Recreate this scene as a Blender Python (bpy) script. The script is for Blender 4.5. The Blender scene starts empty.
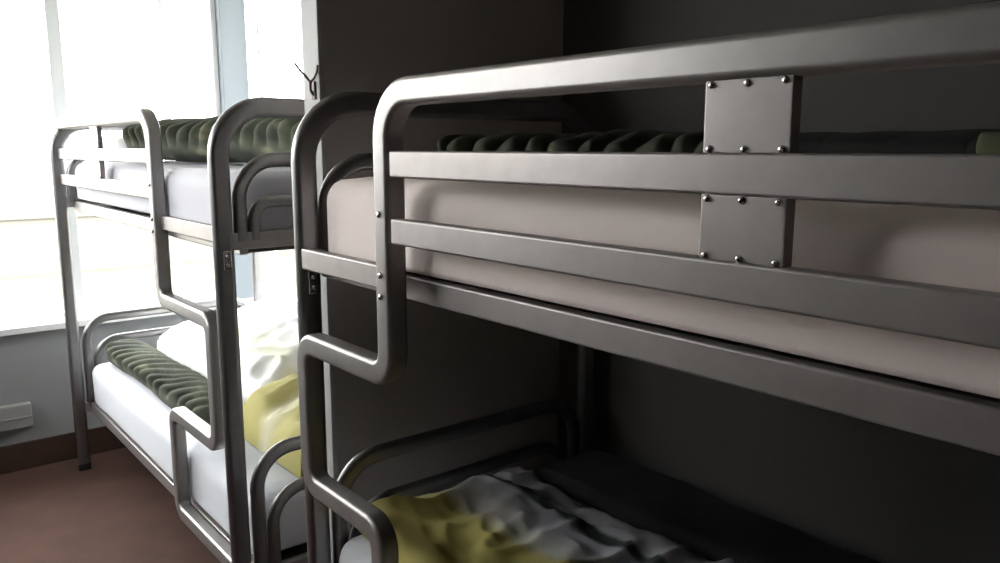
import bpy, bmesh, math, random
from mathutils import Vector, noise

random.seed(7)
S = bpy.context.scene
COL = S.collection

# ------------------------------------------------------------------ camera
F, YAW, PITCH, EYE = 800.0, math.radians(39.3), math.radians(9.5), 1.55
cam_d = bpy.data.cameras.new('camera')
cam = bpy.data.objects.new('camera', cam_d)
COL.objects.link(cam)
cam.location = (0, 0, EYE)
cam.rotation_euler = (math.radians(90) - PITCH, 0, -YAW)
cam_d.sensor_width = 36
cam_d.lens = F * 36 / 1000
cam_d.clip_start = 0.02
S.camera = cam

# ------------------------------------------------------------------ light
world = bpy.data.worlds.new('overcast_sky')
S.world = world
world.use_nodes = True
wn = world.node_tree.nodes
bg = wn['Background']
bg.inputs['Color'].default_value = (1.0, 0.975, 0.955, 1)
bg.inputs['Strength'].default_value = 14.5
S.view_settings.view_transform = 'Standard'
S.view_settings.look = 'None'
S.view_settings.gamma = 1.0
S.view_settings.use_curve_mapping = False
S.view_settings.exposure = 0.0


# ------------------------------------------------------------------ helpers
def tag(o, label, cat, group=None, kind=None):
    o['label'] = label
    o['category'] = cat
    if group:
        o['group'] = group
    if kind:
        o['kind'] = kind
    return o


def struct(o):
    o['kind'] = 'structure'
    return o


def empty(name, loc):
    o = bpy.data.objects.new(name, None)
    o.empty_display_size = 0.1
    o.location = loc
    COL.objects.link(o)
    return o


def mesh_obj(name, verts, faces, mat, parent=None, smooth=True, origin=None):
    """One mesh object; the verts are in world space, the origin is put where asked."""
    base = Vector(origin) if origin is not None else Vector((0, 0, 0))
    if origin is None and parent is None:
        xs = [v[0] for v in verts]; ys = [v[1] for v in verts]; zs = [v[2] for v in verts]
        base = Vector(((min(xs) + max(xs)) / 2, (min(ys) + max(ys)) / 2, min(zs)))
    pw = Vector((0, 0, 0))
    p = parent
    while p is not None:
        pw += p.location
        p = p.parent
    off = base if parent is None else pw
    me = bpy.data.meshes.new(name)
    me.from_pydata([tuple(Vector(v) - off) for v in verts], [], faces)
    bm = bmesh.new()
    bm.from_mesh(me)
    bmesh.ops.recalc_face_normals(bm, faces=bm.faces)
    bm.to_mesh(me)
    bm.free()
    if smooth:
        me.polygons.foreach_set('use_smooth', [True] * len(me.polygons))
    me.materials.append(mat)
    o = bpy.data.objects.new(name, me)
    COL.objects.link(o)
    if parent is None:
        o.location = base
    else:
        o.parent = parent
    return o


class MB:
    """collects shapes for ONE mesh"""
    def __init__(self):
        self.v, self.f = [], []

    def add(self, v, f):
        n = len(self.v)
        self.v += v
        self.f += [[i + n for i in q] for q in f]

    def box(self, a, b, bev=0.0):
        bm = bmesh.new()
        bmesh.ops.create_cube(bm, size=1)
        for w in bm.verts:
            w.co = Vector([a[i] + (w.co[i] + .5) * (b[i] - a[i]) for i in range(3)])
        if bev:
            bmesh.ops.bevel(bm, geom=list(bm.edges), offset=bev, segments=2, profile=.6, affect='EDGES')
        bm.verts.index_update()
        self.add([tuple(w.co) for w in bm.verts], [[w.index for w in q.verts] for q in bm.faces])
        bm.free()

    def tube(self, path, r, n=10):
        self.sweep([Vector(p) for p in path], None, r * 2, r * 2, r, n // 4 + 1)

    def sweep(self, path, normal, a, b, rad, seg=3):
        """flat tube: a is the width in the plane of the path, b the depth along normal"""
        sec = []
        rad = min(rad, a / 2, b / 2)
        for k, (cx, cy) in enumerate(((a/2-rad, b/2-rad), (-a/2+rad, b/2-rad), (-a/2+rad, -b/2+rad), (a/2-rad, -b/2+rad))):
            for j in range(seg + 1):
                t = math.pi / 2 * (k + j / seg)
                sec.append((cx + rad * math.cos(t), cy + rad * math.sin(t)))
        n = len(sec)
        vs, fs = [], []
        m = len(path)
        nprev = None
        for i, p in enumerate(path):
            t0 = (path[i] - path[i-1]).normalized() if i else None
            t1 = (path[i+1] - path[i]).normalized() if i < m - 1 else None
            t = ((t0 or t1) + (t1 or t0)).normalized()
            if normal is not None:
                N = Vector(normal)
            else:
                N = nprev if nprev is not None else (Vector((0, 0, 1)) if abs(t.z) < .9 else Vector((1, 0, 0)))
                N = (N - t * N.dot(t)).normalized()
                nprev = N
            B = N.cross(t).normalized()
            k = 1.0
            if t0 and t1:
                k = 1 / max(.5, t.dot(t0))
            for s in sec:
                vs.append(tuple(p + B * s[0] * k + N * s[1]))
        for i in range(m - 1):
            for j in range(n):
                fs.append([i*n+j, i*n+(j+1) % n, (i+1)*n+(j+1) % n, (i+1)*n+j])
        fs.append(list(range(n))[::-1])
        fs.append([(m-1)*n+j for j in range(n)])
        self.add(vs, fs)

    def disc(self, c, axis, r, h, n=14):
        """a low domed bolt head"""
        c = Vector(c); ax = Vector(axis).normalized()
        u = ax.orthogonal().normalized(); w = ax.cross(u)
        vs, fs = [], []
        prof = [(r, 0), (r, h*.45), (r*.75, h*.85), (r*.3, h)]
        for rr, hh in prof:
            for j in range(n):
                t = 2*math.pi*j/n
                vs.append(tuple(c + ax*hh + u*rr*math.cos(t) + w*rr*math.sin(t)))
        for i in range(len(prof)-1):
            for j in range(n):
                fs.append([i*n+j, i*n+(j+1) % n, (i+1)*n+(j+1) % n, (i+1)*n+j])
        fs.append(list(range(n))); fs.append([(len(prof)-1)*n+j for j in range(n)])
        self.add(vs, fs)

    def build(self, name, mat, parent=None, smooth=True, origin=None, auto=True):
        o = mesh_obj(name, self.v, self.f, mat, parent, smooth, origin)
        if smooth:
            w = o.modifiers.new('weighted normals', 'WEIGHTED_NORMAL')
            w.weight = 80
            w.keep_sharp = True
        if smooth and auto:
            me = o.data
            bm = bmesh.new(); bm.from_mesh(me)
            for e in bm.edges:
                if len(e.link_faces) == 2 and e.calc_face_angle(0) > math.radians(40):
                    e.smooth = False
            bm.to_mesh(me); bm.free()
        return o


def fillet(pts, rads, seg=9):
    """polyline with rounded corners"""
    pts = [Vector(p) for p in pts]
    out = [pts[0]]
    for i in range(1, len(pts)-1):
        r = rads[i-1] if isinstance(rads, (list, tuple)) else rads
        a = (pts[i-1]-pts[i]); b = (pts[i+1]-pts[i])
        an, bn = a.normalized(), b.normalized()
        ang = an.angle(bn)
        d = min(r / math.tan(ang/2), a.length*.499, b.length*.499)
        r = d * math.tan(ang/2)
        c = pts[i] + (an+bn).normalized() * (r / math.sin(ang/2))
        p0, p1 = pts[i] + an*d, pts[i] + bn*d
        v0, v1 = p0-c, p1-c
        tot = v0.angle(v1); axis = v0.cross(v1).normalized()
        from mathutils import Quaternion
        for k in range(seg+1):
            out.append(c + Quaternion(axis, tot*k/seg) @ v0)
    out.append(pts[-1])
    res = [out[0]]
    for p in out[1:]:
        if (p-res[-1]).length > 1e-4:
            res.append(p)
    return res


# ------------------------------------------------------------------ materials
def new_mat(name):
    m = bpy.data.materials.new(name)
    m.use_nodes = True
    nt = m.node_tree
    return m, nt, nt.nodes, nt.links, nt.nodes['Principled BSDF']


def plain(name, col, rough=.6, metal=0.0, nscale=0, namt=.1, bump=0.0, bscale=200):
    m, nt, N, L, b = new_mat(name)
    b.inputs['Base Color'].default_value = (*col, 1)
    b.inputs['Roughness'].default_value = rough
    b.inputs['Metallic'].default_value = metal
    tc = N.new('ShaderNodeTexCoord')
    if nscale:
        t = N.new('ShaderNodeTexNoise'); t.inputs['Scale'].default_value = nscale; t.inputs['Detail'].default_value = 4
        L.new(tc.outputs['Object'], t.inputs['Vector'])
        r = N.new('ShaderNodeValToRGB')
        r.color_ramp.elements[0].position = .3; r.color_ramp.elements[1].position = .7
        r.color_ramp.elements[0].color = (*[c*(1-namt) for c in col], 1)
        r.color_ramp.elements[1].color = (*[min(1, c*(1+namt)) for c in col], 1)
        L.new(t.outputs['Fac'], r.inputs['Fac']); L.new(r.outputs['Color'], b.inputs['Base Color'])
    if bump:
        t2 = N.new('ShaderNodeTexNoise'); t2.inputs['Scale'].default_value = bscale; t2.inputs['Detail'].default_value = 3
        L.new(tc.outputs['Object'], t2.inputs['Vector'])
        bp = N.new('ShaderNodeBump'); bp.inputs['Strength'].default_value = bump; bp.inputs['Distance'].default_value = .004
        L.new(t2.outputs['Fac'], bp.inputs['Height']); L.new(bp.outputs['Normal'], b.inputs['Normal'])
    return m


M = {}
M['metal'] = plain('satin_grey_metal', (.33, .305, .30), .42, .65, 30, .05, .05, 400)
M['bolt'] = plain('bright_steel', (.7, .68, .66), .25, 1.0)
M['foot'] = plain('black_rubber', (.02, .02, .02), .7)
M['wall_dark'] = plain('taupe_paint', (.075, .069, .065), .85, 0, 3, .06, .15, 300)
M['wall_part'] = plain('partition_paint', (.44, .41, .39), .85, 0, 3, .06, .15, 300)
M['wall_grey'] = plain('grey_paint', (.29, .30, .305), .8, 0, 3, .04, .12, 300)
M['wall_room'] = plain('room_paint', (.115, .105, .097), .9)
M['white_paint'] = plain('white_gloss_paint', (.74, .75, .76), .45)
M['ceiling'] = plain('ceiling_paint', (.82, .80, .77), .9)
M['skirting'] = plain('brown_skirting', (.055, .03, .022), .5, 0, 8, .2)
M['carpet'] = plain('red_brown_carpet', (.072, .034, .025), .95, 0, 5, .18, .6, 260)
M['sheet'] = plain('white_sheet', (.62, .64, .69), .8, 0, 3, .03, .12, 500)
M['sheet_rose'] = plain('rosy_white_sheet', (.88, .775, .745), .8, 0, 3, .03, .12, 500)
M['metal_dark'] = plain('dark_grey_metal', (.25, .245, .25), .36, .9, 30, .05, .05, 400)
M['metal_ladder'] = plain('polished_grey_metal', (.30, .285, .28), .40, .70, 30, .05, .05, 400)
M['trim_paint'] = plain('grey_white_paint', (.44, .44, .44), .6)
M['sheet_lilac'] = plain('lilac_white_sheet', (.52, .52, .57), .8, 0, 3, .03, .12, 500)
M['frame_paint'] = plain('pale_frame_paint', (.60, .63, .64), .5)
M['post_paint'] = plain('grey_blue_paint', (.17, .20, .225), .5)
M['sheet_fold'] = plain('white_cotton', (.82, .82, .84), .8, 0, 4, .03, .15, 30)
M['slat'] = plain('dark_base_board', (.06, .055, .05), .7)
M['charcoal'] = plain('charcoal_blanket', (.009, .009, .010), .9, 0, 12, .3, .3, 200)
M['plastic'] = plain('pale_plastic', (.32, .32, .32), .5)
M['wire'] = plain('brown_wire', (.16, .11, .08), .5)
M['pave'] = plain('pale_paving', (.13, .12, .083), .9, 0, 2, .1)
M['render_wall'] = plain('pale_render', (.17, .165, .145), .9, 0, 2, .08)


def glass_mat():
    m, nt, N, L, b = new_mat('window_glass')
    tr = N.new('ShaderNodeBsdfTransparent'); tr.inputs['Color'].default_value = (.96, .98, .98, 1)
    gl = N.new('ShaderNodeBsdfGlossy'); gl.inputs['Roughness'].default_value = .02
    fr = N.new('ShaderNodeFresnel'); fr.inputs['IOR'].default_value = 1.45
    mx = N.new('ShaderNodeMixShader')
    ge = N.new('ShaderNodeNewGeometry')
    mu = N.new('ShaderNodeMath'); mu.operation = 'MULTIPLY'
    iv = N.new('ShaderNodeMath'); iv.operation = 'SUBTRACT'; iv.inputs[0].default_value = 1
    L.new(ge.outputs['Backfacing'], iv.inputs[1]); L.new(iv.outputs[0], mu.inputs[0]); L.new(fr.outputs['Fac'], mu.inputs[1])
    L.new(mu.outputs[0], mx.inputs['Fac']); L.new(tr.outputs[0], mx.inputs[1]); L.new(gl.outputs[0], mx.inputs[2])
    L.new(mx.outputs[0], N['Material Output'].inputs['Surface'])
    return m


M['glass'] = glass_mat()


def leaf_mat(name, dark, mid, light, scale=14):
    """dark green printed cloth with paler leaf shapes"""
    m, nt, N, L, b = new_mat(name)
    tc = N.new('ShaderNodeTexCoord')
    mp = N.new('ShaderNodeMapping'); mp.inputs['Rotation'].default_value = (.3, .2, .7); mp.inputs['Scale'].default_value = (1, .35, 1)
    v = N.new('ShaderNodeTexVoronoi'); v.inputs['Scale'].default_value = scale
    n = N.new('ShaderNodeTexNoise'); n.inputs['Scale'].default_value = 6; n.inputs['Detail'].default_value = 3
    L.new(tc.outputs['Object'], mp.inputs['Vector']); L.new(mp.outputs[0], v.inputs['Vector']); L.new(tc.outputs['Object'], n.inputs['Vector'])
    r = N.new('ShaderNodeValToRGB')
    e = r.color_ramp.elements
    e[0].position = .12; e[0].color = (*light, 1)
    e[1].position = .6; e[1].color = (*dark, 1)
    k = e.new(.3); k.color = (*mid, 1)
    L.new(v.outputs['Distance'], r.inputs['Fac'])
    mx = N.new('ShaderNodeMix'); mx.data_type = 'RGBA'
    mx.inputs[7].default_value = (*mid, 1)
    rr = N.new('ShaderNodeValToRGB'); rr.color_ramp.elements[0].position = .42; rr.color_ramp.elements[1].position = .6
    L.new(n.outputs['Fac'], rr.inputs['Fac']); L.new(rr.outputs['Color'], mx.inputs[0])
    L.new(r.outputs['Color'], mx.inputs[6]); L.new(mx.outputs[2], b.inputs['Base Color'])
    b.inputs['Roughness'].default_value = .85
    return m


M['green'] = leaf_mat('green_leaf_cloth', (.034, .041, .030), (.072, .082, .054), (.20, .20, .13))
M['pillow_print'] = leaf_mat('yellow_green_print', (.03, .034, .018), (.07, .08, .03), (.20, .22, .07), 10)


def duvet_mat(name, stops, axis, lo, hi, wob=.06):
    """printed duvet cover: broad bands of colour across the cloth, with wavy borders"""
    m, nt, N, L, b = new_mat(name)
    tc = N.new('ShaderNodeTexCoord')
    sp = N.new('ShaderNodeSeparateXYZ'); L.new(tc.outputs['Object'], sp.inputs[0])
    n = N.new('ShaderNodeTexNoise'); n.inputs['Scale'].default_value = 7; n.inputs['Detail'].default_value = 3
    L.new(tc.outputs['Object'], n.inputs['Vector'])
    ma = N.new('ShaderNodeMath'); ma.operation = 'MULTIPLY_ADD'; ma.inputs[1].default_value = wob*2
    L.new(n.outputs['Fac'], ma.inputs[0]); L.new(sp.outputs[axis], ma.inputs[2])
    mr = N.new('ShaderNodeMapRange'); mr.inputs[1].default_value = lo + wob; mr.inputs[2].default_value = hi + wob
    L.new(ma.outputs[0], mr.inputs[0])
    r = N.new('ShaderNodeValToRGB')
    e = r.color_ramp.elements
    e[0].position = stops[0][0]; e[0].color = (*stops[0][1], 1)
    e[1].position = stops[-1][0]; e[1].color = (*stops[-1][1], 1)
    for p, c in stops[1:-1]:
        q = e.new(p); q.color = (*c, 1)
    L.new(mr.outputs[0], r.inputs['Fac']); L.new(r.outputs['Color'], b.inputs['Base Color'])
    b.inputs['Roughness'].default_value = .85
    return m


# ------------------------------------------------------------------ room shell
WY = 4.35          # inner face of the window wall
CX = 1.765         # inner face of the side wall
LX, BY, CZ = -.95, -2.4, 2.75
SILL, HEAD = .69, 2.58
WIN_L = -.85      # left end of the big window
WS0, WS1 = 3.45, 4.29   # the side window beside the far bunk
PX, PY0, PY1 = .950, 1.85, 1.937   # the short partition between the bunks


def shell(name, a, b, mat, bev=0):
    k = MB(); k.box(a, b, bev)
    return struct(k.build(name, M[mat], smooth=False))


shell('floor', (LX-.2, BY-.2, -.1), (CX+.2, WY+.3, 0), 'carpet')
shell('ceiling', (LX-.2, BY-.2, CZ), (CX+.2, WY+.3, CZ+.1), 'ceiling')
WL0, WL1, SILL3 = 2.25, 3.7, 1.58     # unseen window, added in the left wall to light the near bunk
k = MB()
k.box((LX-.2, BY, 0), (LX, WY+.2, SILL3))
k.box((LX-.2, BY, HEAD), (LX, WY+.2, CZ))
k.box((LX-.2, BY, SILL3), (LX, WL0, HEAD))
k.box((LX-.2, WL1, SILL3), (LX, WY+.2, HEAD))
struct(k.build('wall_left', M['wall_room'], smooth=False))
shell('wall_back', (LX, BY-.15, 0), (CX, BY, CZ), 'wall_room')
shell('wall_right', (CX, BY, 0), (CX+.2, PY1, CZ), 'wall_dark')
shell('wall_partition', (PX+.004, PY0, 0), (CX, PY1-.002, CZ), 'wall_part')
shell('trim_1', (PX-.012, PY0-.001, 0), (PX+.004, PY1+.001, CZ), 'trim_paint', .004)        # white end of the partition
k = MB()
k.box((LX, WY, 0), (CX+.2, WY+.2, SILL))
k.box((LX, WY, HEAD), (CX+.2, WY+.2, CZ))
k.box((LX, WY, SILL), (WIN_L, WY+.2, HEAD))
struct(k.build('wall_window', M['wall_grey'], smooth=False))
k = MB()
k.box((CX, PY1, 0), (CX+.2, WY, SILL))
k.box((CX, PY1, HEAD), (CX+.2, WY, CZ))
k.box((CX, PY1, SILL), (CX+.2, WS0, HEAD))
struct(k.build('wall_side', M['wall_grey'], smooth=False))
shell('trim_2', (WIN_L, WY-.05, SILL-.012), (CX, WY+.05, SILL+.02), 'white_paint', .004)   # window board
shell('trim_4', (CX-.025, PY1+.01, SILL-.012), (CX+.06, WY-.05, SILL+.02), 'white_paint', .004)   # side window board
shell('baseboard_window', (LX, WY-.018, 0), (CX, WY, .135), 'skirting', .004)
shell('baseboard_right', (CX-.018, BY, 0), (CX, PY0, .135), 'skirting', .004)
shell('baseboard_left', (LX, BY, 0), (LX+.018, WY-.02, .135), 'skirting', .004)
shell('trim_3', (1.64, WY, SILL+.02), (CX+.02, WY+.14, HEAD), 'post_paint', .006)     # broad corner post between the two windows


def window(name, a, b, bars, side=0, sill=SILL):
    """a window between a and b along its wall"""
    w = struct(empty(name, ((CX+.09 if side > 0 else LX-.09), (a+b)/2, sill) if side else ((a+b)/2, WY+.09, sill)))

    def bx(k, u0, u1, d0, d1, z0, z1, bev=.004):
        if side > 0:
            k.box((CX+d0, u0, z0), (CX+d1, u1, z1), bev)
        elif side < 0:
            k.box((LX-d1, u0, z0), (LX-d0, u1, z1), bev)
        else:
            k.box((u0, WY+d0, z0), (u1, WY+d1, z1), bev)
    f = MB()
    bx(f, a, b, .05, .11, sill+.02, sill+.05)
    bx(f, a, b, .05, .11, HEAD-.06, HEAD)
    bx(f, a, a+.03, .05, .11, sill+.05, HEAD-.06)
    bx(f, b-.03, b, .05, .11, sill+.05, HEAD-.06)
    f.build('window_frame', M['white_paint'], w, smooth=False)
    xs = [a+.03] + [v for c, bw in bars for v in (c-bw/2, c+bw/2)] + [b-.03]
    for c, bw in bars:
        q = MB(); bx(q, c-bw/2, c+bw/2, .055, .11, sill+.05, HEAD-.06)
        q.build('mullion', M['frame_paint'], w, smooth=False)
    for p, q in zip(xs[::2], xs[1::2]):
        g = MB(); bx(g, p, q, .075, .08, sill+.08, HEAD-.055, 0)
        g.build('glass_pane', M['glass'], w, smooth=False)
    return w


window('window_1', WIN_L, 1.64, [(.05, .05), (.86, .06), (1.36, .035)])
window('window_2', WS0, WS1, [], 1)
window('added_window', WL0, WL1, [(2.85, .05)], -1, SILL3)  # added out of view, brings side light onto the near bunk

# pale box low on the wall under the window
k = MB()
k.box((.05, WY-.045, .215), (.60, WY, .335), .008)
k.box((.05, WY-.051, .268), (.60, WY-.045, .274), .002)
tag(k.build('wall_trunking', M['plastic'], smooth=False), 'pale grey slim plastic box low on the wall under the window', 'trunking')

# ------------------------------------------------------------------ outside
k = MB(); k.box((-40, -30, -.35), (60, 70, -.25))
struct(k.build('ground', M['pave'], smooth=False))
k = MB()
k.box((-14, 13, -.25), (22, 13.25, .55)); k.box((-14, 12.96, .55), (22, 13.29, .63), .01)
tag(k.build('garden_wall', M['render_wall'], smooth=False), 'low pale garden wall outside the left window', 'wall')
# ------------------------------------------------------------------ bunk beds
PA, PB, PR = .055, .034, .015        # flat oval tube
RA, RB, RR = .047, .024, .0045         # guard and base rails
XB = 1.695                   # front and wall-side posts


def hoop(root, name, y, x0, x1, z0, z1, r, a=PA, b=PB):
    k = MB()
    k.sweep(fillet([(x0, y, z0), (x0, y, z1), (x1, y, z1), (x1, y, z0)], r), (0, 1, 0), a, b, PR, 3)
    return k.build(name, M['metal_dark'], root)


def ybar(root, name, x, y0, y1, z, a=RA, b=RB, r=RR):
    k = MB()
    k.sweep([Vector((x, y0, z)), Vector((x, y1, z))], (1, 0, 0), a, b, r, 3)
    return k.build(name, M['metal'], root)


def bolts(parent, pts, axis, r=.0065, h=.005, name='bolt'):
    for p in pts:
        k = MB(); k.disc(p, axis, r, h)
        k.build(name, M['bolt'], parent)


def bunk(label, y_lad, y_end, lower, ends, xs, ladder, stile_y, rails, plate_y, top, XF):
    """y_lad: the end frame beside the ladder, y_end: the other one"""
    root = empty('bunk_bed', (1.24, (y_lad+y_end)/2, 0))
    tag(root, label, 'bunk bed', 'grey metal bunk beds')
    sg = 1 if y_end > y_lad else -1
    for y, (ha, hb) in ((y_lad, ends[0]), (y_end, ends[1])):
        f = hoop(root, 'end_frame', y, XF, XB, 0.02, top, .13)
        for x in (XF, XB):
            k = MB(); k.box((x-.028, y-.019, 0), (x+.028, y+.019, .035), .008); k.build('foot_cap', M['foot'], f)
        hoop(root, 'inner_hoop', y, XF+.05, XB-.044, 1.30, 1.518, .115, .040, .028)
        hoop(root, 'inner_hoop', y, XF+.088, XB-.088, 1.30, 1.405, .10, .036, .028)
        hoop(root, 'inner_hoop', y, XF+.058, XB-.048, lower, ha, .11, .042, .028)
        hoop(root, 'inner_hoop', y, XF+.10, XB-.092, lower, hb, .10, .038, .028)
        for z in (1.30, lower):
            k = MB(); k.sweep([Vector((XF+.02, y, z)), Vector((XB-.02, y, z))], (0, 1, 0), RA, RB, RR, 3)
            k.build('cross_rail', M['metal'], root)
    ya, yb = sorted((y_lad, y_end))
    for z in (1.283, lower):
        for x in (.837, XB-.005):
            ybar(root, 'base_rail', x, ya+.012, yb-.012, z)
        k = MB()                                           # sprung slats carrying the mattress
        n = 22
        for i in range(n):
            y = ya+.06 + (yb-ya-.12)*i/(n-1)
            k.box((.853, y-.03, z-.022), (XB-.015, y+.03, z-.002), .002)
        k.build('slat_base', M['slat'], root, smooth=False)
    # one bent tube: guard rail on top, down the ladder stile, then step by step to the lower bed
    k = MB()
    k.sweep(fillet([(xs,)+p for p in ladder], [.085] + [.045]*(len(ladder)-2), 8), (1, 0, 0), .048, .044, .010, 3)
    t = k.build('ladder_rail', M['metal_ladder'], root)
    bolts(t, [(xs-.022, stile_y, 1.318), (xs-.022, stile_y, 1.278), (xs-.022, stile_y, 1.43)], (-1, 0, 0))
    k = MB(); k.box((XF-.010, y_lad-PB/2-.007, 1.225), (XF+.012, y_lad-PB/2+.001, 1.279), .003)
    br = k.build('bracket', M['bolt'], root)
    bolts(br, [(XF+.001, y_lad-PB/2-.007, z) for z in (1.240, 1.264)], (0, -1, 0), .005, .004)
    xr = xs-.008
    for z in rails:
        ybar(root, 'guard_rail', xr, stile_y+(.024 if sg > 0 else -.036), y_end-sg*.006, z, RA)
    ya, yb = sorted((stile_y+sg*-.02, y_lad-.024 if sg < 0 else y_lad+.02))
    ybar(root, 'base_rail', xs+.012, ya, yb, 1.307)
    ztop = ladder[0][1]
    for lo, hi in ((rails[0]+.0235, ztop-.024), (rails[1]+.0235, rails[0]-.0235)):
        k = MB(); k.box((xr-.009, plate_y-.054, lo-.001), (xr+.009, plate_y+.054, hi+.001), .0025)
        p = k.build('connector_plate', M['metal'], root)
        bolts(p, [(xr-.0085, plate_y+dy, z) for dy in (-.045, 0, .045) for z in (lo+.004, hi-.004)], (-1, 0, 0), .0042, .004, 'screw')
    # guard rail on the wall side
    return root


near = bunk('nearest grey metal bunk bed, filling the right of the photo with its guard rails', 1.66, -.38, .415,
            ((.80, .675), (.80, .675)), .772,
            [(-.375, 1.646), (1.262, 1.646), (1.262, 1.124), (1.618, 1.124), (1.618, .792), (1.31, .792), (1.31, .43)],
            1.262, (1.521, 1.402), .508, 1.649, .797)
farb = bunk('farther grey metal bunk bed standing by the bright window', 2.12, 4.15, .31,
            ((.69, .56), (.742, .632)), .80,
            [(4.145, 1.655), (2.755, 1.655), (2.755, 1.050), (2.30, 1.050), (2.30, .668), (2.71, .668), (2.71, .315), (2.14, .315)],
            2.755, (1.523, 1.407), 3.46, 1.657, .776)


# ------------------------------------------------------------------ bedding
def soft_box(name, a, b, r, mat, amp=.004, parent=None, seed=0, rb=0):
    """rounded box with slightly uneven cloth"""
    sx, sy, sz = [b[i]-a[i] for i in range(3)]
    c = [(a[i]+b[i])/2 for i in range(3)]
    bm = bmesh.new()
    bmesh.ops.create_cube(bm, size=1)
    bmesh.ops.subdivide_edges(bm, edges=[e for e in bm.edges], cuts=15, use_grid_fill=True)
    vs = []
    h = (sx/2, sy/2, sz/2)
    for w in bm.verts:
        p = []
        for i in range(3):                      # crowd the grid towards the edges
            t = w.co[i]*2
            p.append(math.copysign(1-(1-abs(t))**1.7, t)*h[i])
        p = Vector(p)
        R = Vector((r, r, rb if rb and p.z < 0 else r))
        q = Vector([max(-(h[i]-R[i]), min(h[i]-R[i], p[i])) for i in range(3)])
        d = p-q
        if d.length > 1e-9 and sum(abs(x) > 1e-6 for x in d) > 1:
            dn = Vector([d[i]/R[i] for i in range(3)])
            dn = dn.normalized()*min(1, dn.length)
            p = q + Vector([dn[i]*R[i] for i in range(3)])
        nz = noise.noise(Vector((p.x*4+seed, p.y*3, p.z*5)))*amp + noise.noise(Vector((p.x*14, p.y*11+seed, p.z*9)))*amp*.4
        if d.length > 1e-9:
            p = p + d.normalized()*nz
        vs.append((c[0]+p.x, c[1]+p.y, c[2]+p.z))
    bm.verts.index_update()
    fs = [[w.index for w in f.verts] for f in bm.faces]
    bm.free()
    return mesh_obj(name, vs, fs, mat, parent)


def mattress(label, x0, x1, y0, y1, z0, z1, seed, mat='sheet'):
    o = soft_box('mattress', (x0, y0, z0), (x1, y1, z1), .055, M[mat], .004, seed=seed, rb=.010)
    return tag(o, label, 'mattress', 'white sheeted mattresses')


MX0, MX1 = .818, 1.66
mattress('white sheeted mattress on the upper level of the nearest bunk, behind its guard rails', MX0, MX1, -.345, 1.640, 1.3105, 1.487, 1, 'sheet_rose')
mattress('white sheeted mattress on the lower level of the nearest bunk, under the yellow duvet', MX0, MX1, -.345, 1.640, .444, .632, 2)
mattress('white sheeted mattress on the upper level of the far bunk', MX0+.010, MX1, 2.152, 4.118, 1.314, 1.487, 3, 'sheet_lilac')
mattress('white sheeted mattress on the lower level of the far bunk, beside the rolled green blanket', MX0+.010, MX1, 2.152, 4.118, .343, .535, 4)


def roll(name, p0, p1, w, h, mat, pleats, amp=.012, slant=.5, seed=0, taper=.25, nu=220, nv=40, lump=.012):
    """a long folded or rolled cloth lying from p0 to p1 (points on the surface under it), with slanting pleats"""
    p0, p1 = Vector(p0), Vector(p1)
    t = (p1-p0); Ln = t.length; t.normalize()
    s = Vector((t.y, -t.x, 0)).normalized()
    vs, fs = [], []
    for i in range(nu+1):
        u = i/nu
        e = min(1, u/(taper*.25), (1-u)/(taper*.25))
        e = math.sqrt(max(0, 1-(1-e)**2))
        e = .04+.96*e
        for j in range(nv):
            a = 2*math.pi*j/nv
            cx, cz = math.cos(a), math.sin(a)
            sx = math.copysign(abs(cx)**.75, cx); sz = math.copysign(abs(cz)**.7, cz)
            top = max(0, sz+.25)
            ph = u*pleats + slant*(cx*.5) + .25*noise.noise(Vector((u*9, cx*1.5, seed)))
            rd = (abs(math.sin(math.pi*ph))**.7-.6)*amp*min(1, top*1.2)
            big = noise.noise(Vector((u*4+seed, cx, cz)))*lump
            k = e*(1 + (rd+big)/(h*.5))
            z = h/2 + sz*h/2*k
            vs.append(tuple(p0 + t*(u*Ln) + s*(sx*w/2*k) + Vector((0, 0, max(0.001, z)))))
    for i in range(nu):
        for j in range(nv):
            fs.append([i*nv+j, i*nv+(j+1) % nv, (i+1)*nv+(j+1) % nv, (i+1)*nv+j])
    fs.append(list(range(nv))); fs.append([nu*nv+j for j in range(nv)])
    return mesh_obj(name, vs, fs, mat)


def mound(name, x0, x1, y0, y1, z0, hfun, mat, nx=60, ny=80, ex=None):
    """crumpled cloth: a height field with rounded rim, closed underneath"""
    vs, fs = [], []
    for i in range(nx+1):
        for j in range(ny+1):
            u, v = i/nx, j/ny
            x, y = x0+(x1-x0)*u, y0+(y1-y0)*v
            if ex:
                x, y = ex(u, v, x, y)
            e = min(1, u/.10, (1-u)/.10, v/.08, (1-v)/.08)
            e = math.sqrt(max(0, 1-(1-e)**2))
            vs.append((x, y, z0 + .002 + e*max(.012, hfun(u, v, x, y))))
    nb = len(vs)
    for i in range(nx):
        for j in range(ny):
            fs.append([i*(ny+1)+j, (i+1)*(ny+1)+j, (i+1)*(ny+1)+j+1, i*(ny+1)+j+1])
    rim = [i*(ny+1) for i in range(nx+1)] + [nx*(ny+1)+j for j in range(1, ny+1)] + \
          [i*(ny+1)+ny for i in range(nx-1, -1, -1)] + [j for j in range(ny-1, 0, -1)]
    for r in rim:
        vs.append((vs[r][0], vs[r][1], z0+.0005))
    m = len(rim)
    for q in range(m):
        fs.append([rim[q], rim[(q+1) % m], nb+(q+1) % m, nb+q])
    fs.append([nb+q for q in range(m)])
    return mesh_obj(name, vs, fs, mat)


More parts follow.
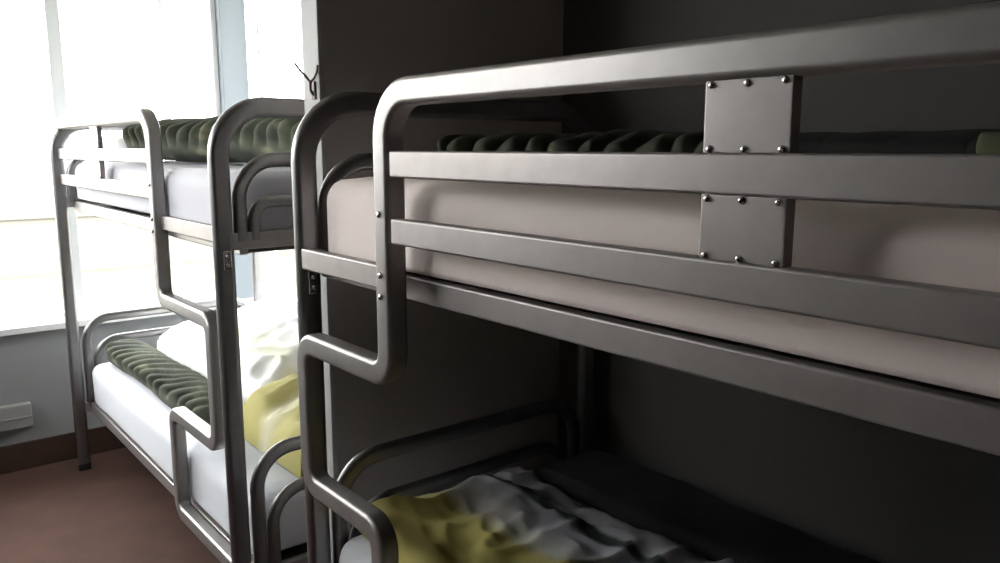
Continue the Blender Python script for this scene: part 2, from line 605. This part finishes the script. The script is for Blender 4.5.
def crumple(x, y, s, f=5, a=.03):
    v = Vector((x*f+s, y*f*.8, s))
    w = Vector((x*f*.6+2*noise.noise(v*.5), y*f*1.5, s*2))
    r = 1-abs(noise.noise(w))*2
    return a*(.55*r + .6*noise.noise(v) + .18*(1-abs(noise.noise(v*2.7))*2))


# --- upper level of the far bunk
tag(roll('blanket', (1.10, 3.72, 1.492), (1.27, 2.27, 1.492), .36, .165, M['green'], 19, .026, 2.4, 1),
    'dark green leaf print blanket rolled along the upper level of the far bunk', 'blanket', 'rolled green leaf print blankets')
tag(soft_box('pillow', (.93, 3.78, 1.502), (1.62, 4.10, 1.60), .055, M['sheet_fold'], .012, seed=8),
    'white pillow at the window end of the upper level of the far bunk', 'pillow')
# --- lower level of the far bunk
tag(roll('blanket', (.955, 4.06, .540), (.985, 2.78, .540), .16, .105, M['green'], 15, .022, 2.4, 4),
    'olive green leaf print blanket rolled along the lower level of the far bunk', 'blanket', 'rolled green leaf print blankets')
M['duvet_white'] = duvet_mat('white_duvet_print', [(0, (.86, .86, .86)), (.2, (.86, .86, .84)), (.3, (.84, .83, .66)), (.62, (.86, .86, .86)), (.72, (.55, .55, .62)), (.78, (.86, .86, .86)), (1, (.86, .86, .84))], 0, -.28, .30)


def h1(u, v, x, y):
    return .10 + .10*u + .05*math.sin(v*3.1) + crumple(x, y, 3.1, 4, .045)


tag(mound('duvet', 1.115, 1.655, 2.78, 4.05, .542, h1, M['duvet_white']),
    'white duvet with faint yellow print heaped beside the rolled green blanket', 'duvet')
M['duvet_yellow'] = duvet_mat('yellow_duvet_print', [(0, (.38, .34, .11)), (.4, (.44, .40, .16)), (.55, (.56, .54, .38)), (.68, (.38, .34, .12)), (1, (.40, .36, .12))], 1, -.25, .25)


def h2(u, v, x, y):
    return .09 + .07*math.sin(math.pi*min(1, u*1.1)) + crumple(x, y, 7.7, 5, .05)


tag(mound('blanket', 1.0, 1.645, 2.19, 2.72, .542, h2, M['duvet_yellow']),
    'crumpled yellow blanket folded at the ladder end of the lower level of the far bunk', 'blanket')

# --- upper level of the nearest bunk
tag(roll('blanket', (1.14, 1.57, 1.492), (1.46, .96, 1.492), .26, .086, M['green'], 11, .016, 1.0, 9),
    'dark green leaf print blanket with pleats at the hooped end of the nearest upper level', 'blanket', 'rolled green leaf print blankets')
tag(roll('blanket', (1.45, .87, 1.492), (1.45, .46, 1.492), .28, .086, M['charcoal'], 3, .002, .3, 12, lump=.003),
    'smooth charcoal blanket lying folded behind the plates of the nearest upper guard rail', 'blanket')
tag(soft_box('pillow', (1.14, -.20, 1.502), (1.62, .44, 1.572), .05, M['pillow_print'], .012, seed=5),
    'yellow green patterned pillow at the right edge of the nearest upper level', 'pillow')

# --- lower level of the nearest bunk
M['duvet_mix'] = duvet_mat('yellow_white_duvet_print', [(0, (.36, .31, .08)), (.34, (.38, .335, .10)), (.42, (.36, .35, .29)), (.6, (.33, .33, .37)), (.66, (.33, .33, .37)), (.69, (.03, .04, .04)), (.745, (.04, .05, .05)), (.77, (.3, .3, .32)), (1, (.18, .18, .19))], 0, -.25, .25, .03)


def h3(u, v, x, y):
    return .07 - .03*u + crumple(x, y, 5.3, 6.5, .04)


def ex3(u, v, x, y):
    return x + .02*math.sin(v*7), y - .0*u


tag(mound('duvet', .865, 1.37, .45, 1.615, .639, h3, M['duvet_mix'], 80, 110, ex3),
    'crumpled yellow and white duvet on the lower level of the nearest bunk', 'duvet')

tag(mound('blanket', 1.405, 1.648, -.2, 1.60, .639, lambda u, v, x, y: .035 + crumple(x, y, 2.2, 5, .012), M['charcoal'], 20, 80),
    'dark blanket along the wall side of the lower level of the nearest bunk', 'blanket')

# ------------------------------------------------------------------ forked hook on the white end of the partition
hx, hy, hz = PX-.013, 1.875, 1.668
k = MB()
k.box((hx-.004, hy-.008, hz), (hx+.001, hy+.008, hz+.045), .002)
k.tube([(hx-.003, hy, hz+.010), (hx-.010, hy, hz+.022), (hx-.011, hy, hz+.034), (hx-.010, hy, hz+.044)], .0034)
k.tube([(hx-.010, hy, hz+.042), (hx-.020, hy+.004, hz+.056), (hx-.032, hy+.010, hz+.070), (hx-.044, hy+.014, hz+.088)], .0030)
k.tube([(hx-.010, hy, hz+.042), (hx-.004, hy-.010, hz+.052), (hx-.003, hy-.022, hz+.066), (hx-.006, hy-.034, hz+.080)], .0030)
tag(k.build('coat_hook', M['wire']), 'small brown forked wire hook on the white end of the partition', 'hook')
